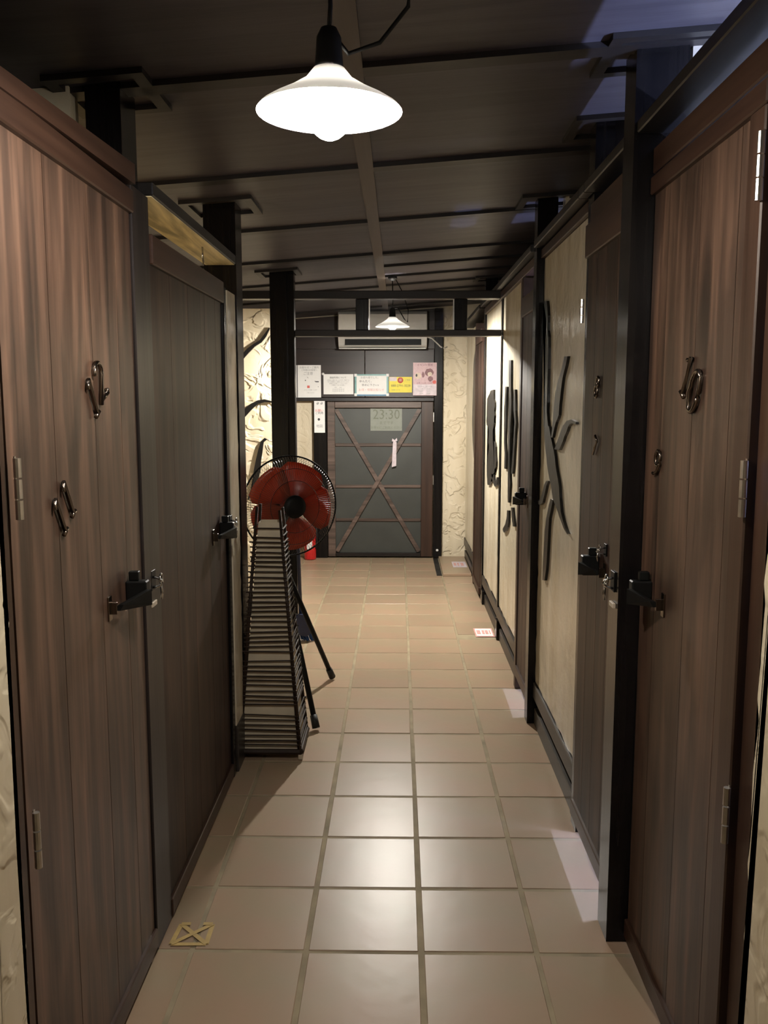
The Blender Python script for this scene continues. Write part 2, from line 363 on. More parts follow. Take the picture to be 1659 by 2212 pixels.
pl3 = post(-0.75, -0.653, 5.2, 5.3, 'black post behind the fan, left end of the cross frame')
trim(sloped('post', -0.652, -0.612, 5.225, 5.3, 0.001, M['post'], top=-0.004), 'slim black post clasped to the one behind the fan')
pr1 = post(0.565, 0.69, 2.2, 2.3, 'thick black square post at right between the two near doors')
pr2 = post(0.603, 0.70, 2.80, 2.88, 'black post at right just before the twig relief panel')
pr3 = post(0.585, 0.67, 3.80, 3.88, 'black post at right at the far end of the twig relief panel')
pr5 = post(0.606, 0.69, 6.2, 6.28, 'far black post at right beyond the chunky dark relief')
pst = trim(ragged('strip', (0.61, 0.66), 5.225, 5.275, 0.001, 2.04, M['post'], None, (1, 1, 0, 0), 0.005, 60), 'thin uneven black upright in the right plaster wall at the lower crossbar')
# beams along both sides
for i, (a, b_, lab) in enumerate(((-2.2, 2.195, 'flat dark beam overhead at right above the door with number ten'), (2.305, 2.798, 'short dark beam overhead at right above the door with seven and eight'),
        (2.882, 3.795, 'dark beam overhead at right above the twig relief panel'), (3.885, 6.195, 'dark beam overhead at right above the far plaster panels'), (6.285, 7.99, 'farthest dark beam overhead at right near the back wall'))):
    trim(box('beam', 0.57, 0.69, a, b_, 2.085, 2.115, M['beam']), lab)
trim(box('beam', 0.57, 0.602, 2.7985, 2.8815, 2.085, 2.115, M['beam']), 'small dark beam joint in front of the second right post')
tb = trim(box('beam', -0.745, -0.622, 2.285, 3.425, 1.966, 2.0, M['beam']), 'dark beam overhead at left with an underside coloured as lit yellow')
box('lit_underside_strip', -0.738, -0.627, 2.287, 3.423, 1.9635, 1.9655, M['litbeam'], tb, 0)['label'] = 'beam underside coloured as lit yellow from the booth'  # thin added strip carrying the booth glow as pale colour
def tilted(name, x0, x1, y0, y1, za, zb, zc, zd, mat):
    return poly(name, [(x0, y0, za-0.02), (x0, y1, zc), (x0, y1, zd), (x0, y0, zb)], (x1-x0, 0, 0), mat)
trim(tilted('lintel', -0.70, -0.622, -0.2, 2.137, 1.915, 1.895, 1.958, 2.004, M['rail']), 'brown timber rail above the near left door')
trim(box('lintel', 0.612, 0.69, -2.2, 2.198, 1.992, 2.052, M['rail']), 'brown timber rail above the near right door')
trim(box('lintel', 0.592, 0.69, 2.302, 2.796, 1.99, 2.05, M['rail']), 'short brown rail above the door with seven and eight')
trim(box('lintel', 0.602, 0.69, 2.882, 3.798, 2.042, 2.08, M['rail']), 'brown rail along the top of the twig relief panel')
trim(box('lintel', 0.60, 0.69, 3.882, 6.198, 2.036, 2.08, M['rail']), 'brown rail along the top of the far plaster panels')
tube('wire_hook', [(-0.66, 3.02, 1.963), (-0.66, 3.02, 1.925), (-0.662, 3.035, 1.91), (-0.664, 3.05, 1.92), (-0.664, 3.05, 1.93)], 0.003, M['chrome'], tb, 6)
# cross frame in front of the back room
cf = 5.25
trim(box('crossbeam', -2.2, 0.66, cf, cf+0.09, 2.041, 2.087, M['beamx']), 'upper black crossbeam spanning the corridor under the ceiling')
trim(box('crossbeam', -0.61, 0.607, cf-0.02, cf+0.06, 1.822, 1.859, M['beamx']), 'lower dark crossbar spanning the corridor in front of the air conditioner')
trim(box('stud', -0.251, -0.175, cf+0.01, cf+0.08, 1.86, 2.04, M['post']), 'short black upright left of the far lamp in the cross frame')
trim(box('stud', 0.332, 0.408, cf+0.01, cf+0.08, 1.86, 2.04, M['post']), 'short black upright right of the glass pane in the cross frame')
gl = struct(box('window_1', -0.174, 0.331, cf+0.03, cf+0.036, 1.861, 2.04, M['glass'], bev=0), 'clear fixed glass pane between the two short uprights of the cross frame', 'window')
box('glass_bead', -0.174, -0.167, cf+0.022, cf+0.029, 1.861, 2.04, M['steel'], gl, 0)
box('glass_bead', 0.324, 0.331, cf+0.022, cf+0.029, 1.861, 2.04, M['steel'], gl, 0)

# ------------------------------------------------------------ walls
def wall(o, name, label): o.name = name; return struct(o, label, 'wall')
def to_ceiling(name, x0, x1, y0, y1, z0, mat): return sloped(name, x0, x1, y0, y1, z0, mat, top=-0.003)
wl = wall(ragged('wall_left', (-0.632, -0.70), -2.2, 1.365, 0.0, 1.955, M['roughl'], None, (0, 1, 0, 0), 0.007, 60), 'wall_left', 'cream plaster wall with ragged edge at the near left edge of the picture')
wr = wall(ragged('wall_right', (0.618, 0.70), -2.2, 1.45, 0.0, 1.99, M['roughl'], None, (0, 1, 0, 0), 0.008, 60), 'wall_right', 'cream plaster wall with ragged edge at the near right edge of the picture')
box('jamb', -0.70, -0.640, 1.375, 1.412, 0.0, 1.955, M['stile'], wl)
trim(box('jamb', -0.657, -0.634, 2.139, 2.283, 0.001, 1.962, M['jamb']), 'brown door jamb board in front of the thick left post')
box('jamb', 0.622, 0.69, 1.458, 1.522, 0.0, 1.99, M['stile'], wr)
ws = wall(ragged('wall_left', (-0.6265, -0.70), 3.262, 3.415, 0.19, 1.85, M['stucco'], None, (0, 1, 0, 0), 0.007, 50), 'wall_left', 'narrow pale plaster strip at left with ragged edge before the glossy post')
wA = wall(ragged('wall_right', (0.618, 0.70), 2.84, 3.792, 0.2, 2.04, M['stucco'], None, (0, 1, 1, 0), 0.008, 60), 'wall_right', 'pale glossy plaster panel at right with black twig relief')
wB = wall(ragged('wall_right', (0.618, 0.70), 4.335, 6.195, 0.2, 2.036, M['stucco'], None, (0, 0, 1, 0), 0.008, 40), 'wall_right', 'pale plaster panel at right with thin vertical reed relief and chunky dark relief')
wC = wall(ragged('wall_right', (0.618, 0.70), 6.86, 7.94, 0.2, 2.03, M['stucco'], None, (0, 0, 1, 0), 0.008, 40), 'wall_right', 'farthest pale plaster panel at right with a tangled dark relief')
def rough_edge(side, amp=0.006):
    out = []
    for a, b_ in zip(side, side[1:]):
        L_ = math.hypot(b_[0]-a[0], b_[1]-a[1]); n = max(1, int(L_/0.03))
        for i in range(n): out.append((a[0]+(b_[0]-a[0])*i/n + (random.uniform(-amp, amp) if i else 0), a[1]+(b_[1]-a[1])*i/n))
    return out + [side[-1]]
def relief(wallobj, l, r, x, th=0.012, amp=0.006):
    l, r = rough_edge(l, amp), rough_edge(r, amp)
    pts = [(x, y, z) for y, z in l] + [(x, y, z) for y, z in reversed(r)]
    bm = bmesh.new(); add_poly(bm, pts, (-th, 0, 0)); bmesh.ops.triangulate(bm, faces=[f for f in bm.faces if len(f.verts) > 4])
    return bm_obj('relief_branch', bm, M['relief'], wallobj)
RA = [[[(3.754, 1.863), (3.716, 1.84), (3.676, 1.802), (3.66, 1.771), (3.65, 1.736), (3.674, 1.704), (3.685, 1.623), (3.685, 1.536), (3.683, 1.447), (3.678, 1.388), (3.663, 1.344), (3.657, 1.341), (3.639, 1.296), (3.599, 1.241), (3.534, 1.166), (3.465, 1.12), (3.406, 1.067), (3.328, 1.041), (3.236, 1.008), (3.173, 0.986), (3.101, 0.974)], [(3.661, 1.853), (3.64, 1.827), (3.624, 1.791), (3.628, 1.763), (3.627, 1.732), (3.6, 1.704), (3.594, 1.619), (3.592, 1.533), (3.591, 1.476), (3.594, 1.404), (3.556, 1.348), (3.532, 1.344), (3.482, 1.3), (3.45, 1.28), (3.387, 1.233), (3.339, 1.177), (3.284, 1.128), (3.266, 1.086), (3.233, 1.038), (3.191, 1.012), (3.141, 0.99), (3.093, 0.977)]], [[(3.46, 1.061), (3.496, 1.029), (3.551, 0.968), (3.581, 0.912), (3.59, 0.839), (3.588, 0.757), (3.605, 0.701)], [(3.405, 1.063), (3.442, 1.02), (3.48, 0.978), (3.491, 0.926), (3.505, 0.838), (3.522, 0.761), (3.552, 0.711)]], [[(3.246, 1.609), (3.294, 1.566), (3.36, 1.523), (3.413, 1.475), (3.435, 1.42), (3.451, 1.365), (3.468, 1.322), (3.485, 1.305)], [(3.185, 1.607), (3.238, 1.557), (3.28, 1.514), (3.296, 1.48), (3.318, 1.435), (3.327, 1.395), (3.382, 1.367), (3.45, 1.304)]], [[(3.4, 1.262), (3.339, 1.295), (3.289, 1.329), (3.24, 1.357), (3.169, 1.377), (3.087, 1.384), (3.006, 1.377)], [(3.303, 1.264), (3.232, 1.3), (3.164, 1.339), (3.138, 1.357), (3.111, 1.366), (3.078, 1.371), (3.005, 1.369)]], [[(3.564, 1.124), (3.617, 1.102), (3.66, 1.065), (3.705, 1.033), (3.764, 1.015), (3.752, 1.004)], [(3.519, 1.127), (3.561, 1.104), (3.594, 1.07), (3.628, 1.042), (3.645, 1.024), (3.712, 1.006)]]]
RB = [[[(4.999, 1.524), (5.018, 1.443), (5.039, 1.372), (5.018, 1.224), (4.971, 1.117), (4.985, 1.061)], [(4.93, 1.523), (4.953, 1.443), (4.95, 1.363), (4.956, 1.227), (4.91, 1.121), (4.919, 1.064)]], [[(4.859, 1.666), (4.85, 1.548), (4.826, 1.444), (4.831, 1.339), (4.833, 1.206), (4.814, 1.075), (4.782, 0.998), (4.799, 0.889)], [(4.769, 1.662), (4.76, 1.547), (4.726, 1.444), (4.738, 1.341), (4.752, 1.211), (4.745, 1.08), (4.706, 1.005), (4.746, 0.893)]], [[(4.649, 1.504), (4.629, 1.394), (4.583, 1.335), (4.604, 1.269), (4.631, 1.191), (4.658, 1.113), (4.681, 1.057)], [(4.582, 1.504), (4.555, 1.395), (4.52, 1.331), (4.548, 1.271), (4.563, 1.195), (4.582, 1.119), (4.612, 1.063)]], [[(4.822, 0.841), (4.836, 0.793), (4.916, 0.744), (5.01, 0.707), (4.977, 0.698)], [(4.748, 0.85), (4.751, 0.789), (4.788, 0.751), (4.847, 0.721), (4.932, 0.698)]], [[(4.655, 0.878), (4.617, 0.834), (4.572, 0.788)], [(4.586, 0.886), (4.542, 0.844), (4.505, 0.796)]], [[(5.797, 1.51), (5.851, 1.473), (6.004, 1.46), (6.024, 1.375), (6.009, 1.277), (5.901, 1.274), (5.858, 1.109), (5.962, 1.089), (5.965, 0.984), (5.904, 0.877)], [(5.598, 1.514), (5.589, 1.454), (5.528, 1.412), (5.536, 1.352), (5.616, 1.258), (5.607, 1.197), (5.495, 1.184), (5.434, 1.134), (5.409, 1.04), (5.735, 0.894)]], [[(5.658, 0.971), (5.566, 0.923), (5.454, 0.909), (5.326, 0.934), (5.283, 0.985)], [(5.519, 0.982), (5.487, 0.949), (5.432, 0.942), (5.396, 0.951), (5.358, 0.978)]]]
RC = [[[(6.938, 1.849), (7.099, 1.782), (7.137, 1.738), (7.141, 1.593), (7.181, 1.438), (7.202, 1.281), (7.133, 1.127), (6.977, 0.981), (6.925, 0.931)], [(6.838, 1.84), (6.924, 1.76), (6.819, 1.718), (6.786, 1.659), (6.695, 1.584), (6.634, 1.439), (6.679, 1.221), (6.737, 1.071), (6.799, 0.94)]]]
RL = [[[(-1.094, 1.765), (-1.056, 1.804), (-1.008, 1.838), (-0.967, 1.861), (-0.933, 1.904), (-0.898, 1.95)], [(-1.095, 1.721), (-1.043, 1.778), (-1.002, 1.818), (-0.954, 1.847), (-0.923, 1.884), (-0.894, 1.94)]], [[(-1.095, 1.376), (-1.036, 1.423), (-0.988, 1.446), (-0.941, 1.453), (-0.89, 1.44)], [(-1.097, 1.311), (-1.037, 1.376), (-0.989, 1.42), (-0.941, 1.433), (-0.89, 1.431)]], [[(-0.945, 1.182), (-0.973, 1.152), (-0.991, 1.097), (-1.01, 1.022), (-1.025, 0.953), (-1.03, 0.884), (-1.041, 0.829), (-1.074, 0.746)], [(-0.925, 1.172), (-0.953, 1.152), (-0.964, 1.09), (-0.972, 1.022), (-0.977, 0.953), (-0.995, 0.884), (-1.021, 0.829), (-1.067, 0.739)]]]
for l, r in RA: relief(wA, l, r, 0.619)
for i, (l, r) in enumerate(RB): relief(wB, l, r, 0.619, amp=0.03 if i == 5 else 0.008)
for l, r in RC: relief(wC, l, r, 0.619)
# baseboards on the right
def skirting(n, y0, y1, lab):
    o = struct(box('baseboard_right', 0.616, 0.70, y0, y1, 0.0, 0.075, M['base']), lab, 'baseboard')
    box('upper_board', 0.609, 0.70, y0, y1, 0.125, 0.195, M['base'], o); box('groove_board', 0.64, 0.70, y0, y1, 0.075, 0.125, M['beam'], o, 0); return o
skirting(0, 2.884, 3.798, 'dark double skirting board under the twig relief panel')
skB = skirting(0, 4.335, 6.198, 'dark double skirting board under the reed relief panel'); skC = skirting(0, 6.86, 7.94, 'dark double skirting board at the far right corner')
for sk, yb in ((skB, 5.17),): box('foot_block', 0.60, 0.66, yb, yb+0.08, 0.0, 0.12, M['post'], sk)
box('foot_block', 0.60, 0.66, 6.09, 6.17, 0.0, 0.1, M['post'], skB)
struct(box('baseboard_left', -0.70, -0.622, 3.262, 3.425, 0.0, 0.19, M['base']), 'dark skirting board under the narrow plaster strip', 'baseboard')
# alcove at the left
wv = box('wall_alcove', -2.2, -0.865, 6.2, 6.3, 0.0, cz(-2.2)-0.005, M['rough'], bev=0); wv = wall(wv, 'wall_left', 'bright rough plaster wall of the alcove behind the fan, with three black curved branches')
for l, r in RL:
    pts = [(x, 6.199, z) for x, z in l] + [(x, 6.199, z) for x, z in reversed(r)]
    bm = bmesh.new(); add_poly(bm, pts, (0, -0.018, 0)); bmesh.ops.triangulate(bm, faces=[f for f in bm.faces if len(f.verts) > 4]); bm_obj('relief_branch', bm, M['relief'], wv)
struct(box('baseboard_left', -2.2, -0.86, 6.17, 6.199, 0.012, 0.07, M['base']), 'dark skirting board of the alcove wall behind the fan', 'baseboard')
# booth rooms behind the doors and the ends of the corridor
for nm, x0, x1, y0, y1, lab in (('wall_left', -2.3, -2.2, -2.3, 8.1, 'outer plaster wall behind the left booths'), ('wall_right', 1.7, 1.8, -2.3, 8.1, 'outer plaster wall behind the right booths'),
        ('wall_back', -2.2, 1.7, -2.3, -2.2, 'plaster wall closing the corridor behind the camera')):
    wall(to_ceiling('w', x0, x1, y0, y1, 0.0, M['stucco']), nm, lab)
wall(box('w', -2.2, -0.75, 3.42, 3.48, 0.0, 1.86, M['stucco'], bev=0), 'wall_left', 'partition between the left booth and the alcove')
for x0, x1, y, lab in ((-2.2, -0.78, 2.19, 'partition between the two left booths'),
        (0.70, 1.7, 2.24, 'partition between the first two right booths'), (0.70, 1.7, 2.81, 'partition behind the twig relief panel'), (0.70, 1.7, 3.83, 'partition at the far end of the twig relief panel'), (0.70, 1.7, 4.33, 'partition behind the reed relief panel')):
    wall(to_ceiling('w', x0, x1, y-0.03, y+0.03, 0.0, M['stucco']), 'wall_left' if x0 < 0 else 'wall_right', lab)
# back wall
wb = to_ceiling('w', -2.2, 1.7, 8.0, 8.1, 0.0, M['roughl']); wb = wall(wb, 'wall_front', 'far end wall of the corridor, pale plaster below dark brown boards')
ragged_pts = None
box('wood_panel', -2.15, -0.30, 7.95, 7.999, 1.47, 1.90, M['darkx'], wb); box('wood_panel', -0.297, 0.325, 7.95, 7.999, 1.47, 1.90, M['darkx'], wb)
sloped('wood_panel', -2.15, -0.30, 7.95, 7.999, 1.903, M['darkx'], wb, top=-0.02); sloped('wood_panel', -0.297, 0.325, 7.95, 7.999, 1.903, M['darkx'], wb, top=-0.02)
box('head_trim', -2.15, 0.325, 7.925, 7.999, 1.435, 1.467, M['beamx'], wb)
box('frame_post', -0.765, -0.645, 7.93, 7.999, 0.001, 1.434, M['post'], wb)
box('frame_post', 0.326, 0.402, 7.92, 7.999, 0.001, cz(0.326)-0.02, M['post'], wb)
bm = bmesh.new(); pp = []
for i in range(40): pp.append((0.403 + random.uniform(0, 0.006), 7.985, 0.0 + i*2.2/39))
for i in range(39, -1, -1): pp.append((0.70, 7.985, i*2.2/39))
poly('plaster_coat', pp, (0, 0.0145, 0), M['rough'], wb)

# ------------------------------------------------------------ hardware shared by the doors
def digit_strokes(ch):
    W = 0.5
    def arc(cx, cy, rx, ry, a0, a1, n=14): return [(cx + rx*math.cos(math.radians(a0 + (a1-a0)*i/n)), cy + ry*math.sin(math.radians(a0 + (a1-a0)*i/n))) for i in range(n+1)]
    return {'1': [[(-0.16, 0.3), (0.0, 0.46), (0.0, -0.46)], [(-0.12, -0.47), (0.12, -0.47)]],
            '2': [arc(0, 0.24, 0.24, 0.24, 165, -40, 12) + [(-0.25, -0.46), (0.0, -0.42), (0.27, -0.47), (0.29, -0.36)]],
            '0': [arc(0, 0, 0.25, 0.48, 0, 360, 24)],
            '7': [[(-0.24, 0.34), (-0.22, 0.46), (0.25, 0.46), (0.05, 0.0), (-0.04, -0.48)]],
            '8': [arc(0, 0.25, 0.19, 0.22, -90, 270, 20), arc(0, -0.23, 0.24, 0.25, 90, 450, 20)],
            '9': [arc(0, 0.22, 0.23, 0.25, -20, 340, 20), arc(-0.25, 0.2, 0.48, 0.68, 0, -75, 10)]}[ch]
def number(door, s, x, y, z, txt, h, tilt):
    """metal digits on a side-wall door; s=-1 left wall (read towards +y), +1 right wall (read towards -y)"""
    step = h*0.62
    for i, ch in enumerate(txt):
        off = (i - (len(txt)-1)/2)*step
        bm = bmesh.new()
        for st in digit_strokes(ch):
            P = []
            for (a, b_) in st:
                u = a*h + off; v = b_*h
                uu = u*math.cos(tilt) - v*math.sin(tilt); vv = u*math.sin(tilt) + v*math.cos(tilt)
                P.append((x, y - s*uu, z + vv))
            add_tube(bm, P, h*0.055, 6)
        o = bm_obj('number_digit', bm, M['pewter'], door, True); o['label'] = 'dark pewter digit %s' % ch
def hinge(door, s, x, y, z0, z1):
    bm = bmesh.new(); n = 3; L = (z1-z0)/n
    for k in range(n): add_lathe(bm, [(0, k*L), (0.0065, k*L), (0.0065, (k+1)*L-0.003), (0, (k+1)*L-0.003)], (x - s*0.006, y, z0), n=10)
    add_box(bm, x - s*0.001 - 0.001, x - s*0.001 + 0.001, y, y+0.006, z0, z1)
    o = bm_obj('hinge', bm, M['steel'], door); o['label'] = 'bright steel butt hinge'
def pull(door, s, x, y0, y1, z):
    """black bridge handle, thick foot at far end y1, thin plate at near end y0"""
    d = -s
    bm = bmesh.new()
    add_box(bm, *sorted((x, x + d*0.05)), y1-0.03, y1, z-0.028, z+0.03, 0.003)
    add_box(bm, *sorted((x + d*0.006, x + d*0.03)), y1-0.022, y1-0.004, z+0.03, z+0.052, 0.002)
    a = [(x + d*0.012, y0, z-0.012), (x + d*0.05, y1-0.028, z-0.026), (x + d*0.05, y1-0.028, z+0.012), (x + d*0.02, y0, z+0.002)]
    add_poly(bm, [Vector(p) for p in a], (d*0.012, 0, 0))
    o = bm_obj('pull_handle', bm, M['black'], door); o['label'] = 'black pull handle'
    bm = bmesh.new(); add_box(bm, *sorted((x, x + d*0.004)), y0-0.014, y0+0.008, z-0.034, z+0.022, 0.001); add_box(bm, *sorted((x, x + d*0.018)), y0-0.003, y0+0.003, z-0.02, z+0.008, 0.001)
    p = bm_obj('handle_plate', bm, M['pewter'], o)
def door(n, s, x, y0, y1, z0, z1, seams, label, mat='plank', stile=None, top=0.05, hinge_y=None, hz=()):
    d = empty('door_%d' % n, (x, (y0+y1)/2, z0)); struct(d, label, 'door')
    ys = [y0] + seams + [y1]
    inner = lambda a, b_: sorted((x + s*a, x + s*b_))
    for a, b_ in zip(ys, ys[1:]):
        box('plank', *inner(0.0, 0.022), a+0.0013, b_-0.0013, z0+0.05, z1-top+0.01, M[mat], d, 0)
    box('seam_shade_sheet', *inner(0.0035, 0.0215), y0+0.002, y1-0.002, z0+0.055, z1-top+0.005, M['joint'], d, 0)  # added black sheet that paints the shade inside the plank seams
    box('top_rail', *inner(-0.013, 0.02), y0, y1, z1-top, z1, M['rail' if mat == 'plank' else 'rail'], d)
    box('bottom_rail', *inner(-0.010, 0.02), y0, y1, z0, z0+0.052, M['rail'], d)
    if stile: box('stile', *inner(-0.0132, 0.02), stile[0], stile[1], z0+0.053, z1-top-0.001, M['stile'], d)
    for a, b_ in hz: hinge(d, s, x - s*0.012, hinge_y, a, b_)
    return d
TL, TR = math.radians(33), math.radians(-33)
d1 = door(1, -1, -0.640, 1.416, 2.135, 0.018, 1.945, [1.622, 1.845, 2.02], 'near left brown plank door with numbers twelve and eleven', top=0.053, hinge_y=1.414, hz=((0.648, 0.752), (1.258, 1.362)))
number(d1, -1, -0.634, 1.843, 1.475, '12', 0.092, TL); number(d1, -1, -0.634, 1.638, 1.252, '11', 0.085, TL)
pull(d1, -1, -0.640, 1.885, 2.03, 1.0)
d2 = door(2, -1, -0.640, 2.285, 3.205, 0.008, 1.872, [2.49, 2.70, 2.93, 3.1], 'second left brown plank door, behind the thick post', 'dark', top=0.075)
pull(d2, -1, -0.640, 2.98, 3.12, 0.985)
box('jamb', -0.70, -0.630, 3.208, 3.258, 0.001, 1.86, M['post'], ws)
d3 = door(3, 1, 0.620, 1.526, 2.195, 0.02, 1.984, [1.655, 1.862, 2.075], 'near right brown plank door with numbers ten and nine', stile=(1.526, 1.592), top=0.042, hinge_y=1.524, hz=((0.645, 0.755), (1.25, 1.352), (1.784, 1.898)))
number(d3, 1, 0.614, 1.862, 1.487, '10', 0.098, TR); number(d3, 1, 0.614, 2.08, 1.302, '9', 0.075, TR)
pull(d3, 1, 0.620, 2.0, 2.12, 0.985)
d4 = door(4, 1, 0.590, 2.306, 2.79, 0.075, 1.985, [2.42, 2.55, 2.67], 'second right brown plank door with small numbers eight and seven', 'dark', top=0.1, hinge_y=2.787, hz=((1.69, 1.765),))
number(d4, 1, 0.584, 2.60, 1.49, '8', 0.07, TR); number(d4, 1, 0.584, 2.605, 1.315, '7', 0.065, TR)
pull(d4, 1, 0.590, 2.45, 2.55, 0.97)
d5 = door(5, 1, 0.600, 3.886, 4.27, 0.075, 1.93, [4.0, 4.11, 4.2], 'narrow brown plank door at right past the twig relief panel', 'dark', top=0.09)
pull(d5, 1, 0.600, 4.02, 4.1, 0.99)
box('jamb', 0.594, 0.69, 4.275, 4.33, 0.001, 2.03, M['stile'], wB)
d6 = door(6, 1, 0.602, 6.29, 6.78, 0.03, 1.95, [6.41, 6.53, 6.65], 'farthest right brown plank door beyond the far black post', 'dark', top=0.09)
box('jamb', 0.596, 0.69, 6.79, 6.855, 0.001, 2.03, M['stile'], wC)
# back door
d7 = empty('door_7', (-0.15, 7.96, 0)); struct(d7, 'low slate grey back door with brown frame, bars and crossed braces', 'door')
box('panel', -0.575, 0.215, 7.975, 7.99, 0.03, 1.39, M['doorp'], d7, 0)
box('stile', -0.64, -0.572, 7.935, 7.99, 0.012, 1.43, M['bar'], d7); box('stile', 0.212, 0.318, 7.935, 7.99, 0.012, 1.43, M['stile'], d7)
box('top_rail', -0.571, 0.211, 7.938, 7.99, 1.375, 1.43, M['bar'], d7); box('bottom_rail', -0.571, 0.211, 7.938, 7.99, 0.012, 0.045, M['beamx'], d7)
for z in (1.04, 0.66, 0.35): box('crossbar', -0.571, 0.211, 7.962, 7.974, z-0.014, z+0.014, M['bar'], d7)
def brace(p, q, y, wd=0.036):
    a = Vector((p[0], y, p[1])); b_ = Vector((q[0], y, q[1])); d = (b_-a).normalized(); nrm = Vector((-d.z, 0, d.x))*wd/2
    poly('brace', [a-nrm, b_-nrm, b_+nrm, a+nrm], (0, 0.011, 0), M['bar'], d7)
brace((-0.56, 1.36), (0.195, 0.06), 7.95); brace((-0.56, 0.06), (0.195, 1.36), 7.937)
for z in (1.29, 0.72): box('hinge', 0.319, 0.325, 7.93, 7.936, z-0.04, z+0.045, M['steel'], d7, 0)

# ------------------------------------------------------------ latches on the posts
def latch(s, x, y, z, label, small=1.0, chip=True):
    d = -s; r = empty('hasp_latch', (x, y, z)); tag(r, label, 'latch')
    box('plate', *sorted((x, x + d*0.005)), y-0.025*small, y+0.025*small, z-0.03*small, z+0.04*small, M['black'], r, 0.001)
    tube('staple', [(x + d*(0.004 + 0.026*math.sin(t)), y-0.012*small, z + 0.018*math.cos(t)*small) for t in [PI*i/8 for i in range(9)]], 0.0045*small, M['chrome'], r)
    tube('hook_ring', [(x + d*0.022 + 0.002, y + 0.016*math.cos(t)*small, z + 0.008 + 0.016*math.sin(t)*small) for t in [2*PI*i/14 for i in range(14)]], 0.0036*small, M['chrome'], r, 6, True)
    tube('lever', [(x + d*0.025, y-0.008*small, z-0.005), (x + d*0.026, y-0.002*small, z-0.035*small), (x + d*0.024, y, z-0.062*small)], [0.004*small, 0.006*small, 0.004*small], M['chrome'], r)
    if chip: c = box('strike_chip', *sorted((x, x + d*0.008)), y-0.035*small, y+0.02*small, z-0.085*small, z-0.068*small, M['chip'], r, 0.001); c['label'] = 'bare pale wood chip'
    return r
latch(-1, -0.638, 2.215, 0.985, 'chrome hasp latch on the thick left post beside door twelve', 0.75)
latch(-1, -0.630, 3.235, 0.99, 'chrome hasp latch at the far edge of the second left door', 0.8, False)
latch(1, 0.565, 2.245, 0.98, 'chrome hasp latch on the thick right post beside door ten', 0.75)
latch(1, 0.590, 2.44, 1.03, 'small chrome latch above the handle of the door with seven and eight', 0.5, False)

# ------------------------------------------------------------ pendant lamps
def pendant(name, x, y, z, R, mat, shade, bz, br_, label, cable):
    r = empty(name, (x, y, z)); tag(r, label, 'lamp', 'pendant lamps on the corridor ceiling')
    k = R/0.118
    prof = [(0.026*k, 0.062*k), (0.04*k, 0.045*k), (0.07*k, 0.026*k), (0.1*k, 0.010*k), (0.114*k, 0.001*k), (0.118*k, -0.004*k)]
    outer = [(a + 0.002, h + 0.003) for a, h in reversed(prof)]
    sh = lathe('lamp_shade', prof, (x, y, z), shade, r, n=40)
    lathe('lamp_socket', [(0, 0.125*k), (0.013*k, 0.124*k), (0.02*k, 0.11*k), (0.023*k, 0.066*k), (0.024*k, 0.05*k), (0.018*k, 0.035*k), (0, 0.035*k)], (x, y, z), M['black'], r)
    b_ = []
    for i in range(13):
        t = PI*i/12; b_.append((br_*math.sin(t), bz + br_*1.05*math.cos(t)))
    lathe('bulb', b_, (x, y, z), mat, r, n=20)
    ct = cz(x) - 0.016
    tube('cord', [(x, y, z + 0.12*k), (x+0.003, y, (z+ct)/2), (x, y, ct-0.02)], 0.004, M['black'], r, 6)
    lathe('ceiling_rose', [(0, 0), (0.03, 0), (0.028, -0.012), (0.012, -0.025), (0, -0.026)], (x, y, ct+0.001), M['black'], r)
    tube('loop_cable', cable, 0.0035, M['black'], r, 6)
    return r
pendant('pendant_lamp', -0.111, 1.47, 1.915, 0.117, M['bulb_near'], M['shade_near'], -0.012, 0.033, 'near glowing white shallow pendant lamp over the corridor',
    [(-0.105, 1.47, 2.03), (-0.08, 1.47, 2.0), (-0.03, 1.48, 2.02), (0.015, 1.47, 2.07), (0.02, 1.45, 2.13), (-0.02, 1.44, 2.2), (-0.08, 1.45, 2.225)])
pendant('pendant_lamp', -0.037, 5.75, 1.921, 0.1105, M['bulb_far'], M['shade_far'], 0.003, 0.028, 'small far glowing pendant lamp in front of the air conditioner',
    [(-0.033, 5.75, 2.035), (0.0, 5.75, 2.035), (0.04, 5.74, 1.965), (0.06, 5.73, 1.945), (0.065, 5.73, 2.02), (0.03, 5.74, 2.13), (-0.02, 5.75, 2.225)])
# lamps inside the booths (their glow shows over and under the doors)
def booth_lamp(x, y, z, mat, label, ln=0.3):
    r = empty('wall_lamp', (x, y, z)); tag(r, label, 'lamp')
    box('backplate', *( (x, x+0.03) if x > 0 else (x-0.03, x)), y-ln/2-0.02, y+ln/2+0.02, z-0.025, z+0.025, M['white'], r)
    xx = x-0.02 if x > 0 else x+0.02
    tube('tube', [(xx, y-ln/2, z), (xx, y+ln/2, z)], 0.014, mat, r, 12)
booth_lamp(1.665, 1.3, 1.5, M['cool'], 'cool tube light on the wall inside the first right booth', 0.9)
booth_lamp(1.665, 2.53, 1.0, M['cool'], 'cool tube light on the wall inside the second right booth', 0.34)
booth_lamp(1.665, 4.08, 1.0, M['cool'], 'cool tube light on the wall inside the narrow right booth', 0.3)
booth_lamp(-2.165, 3.0, 1.55, M['warm'], 'warm tube light on the wall inside the second left booth', 0.3)

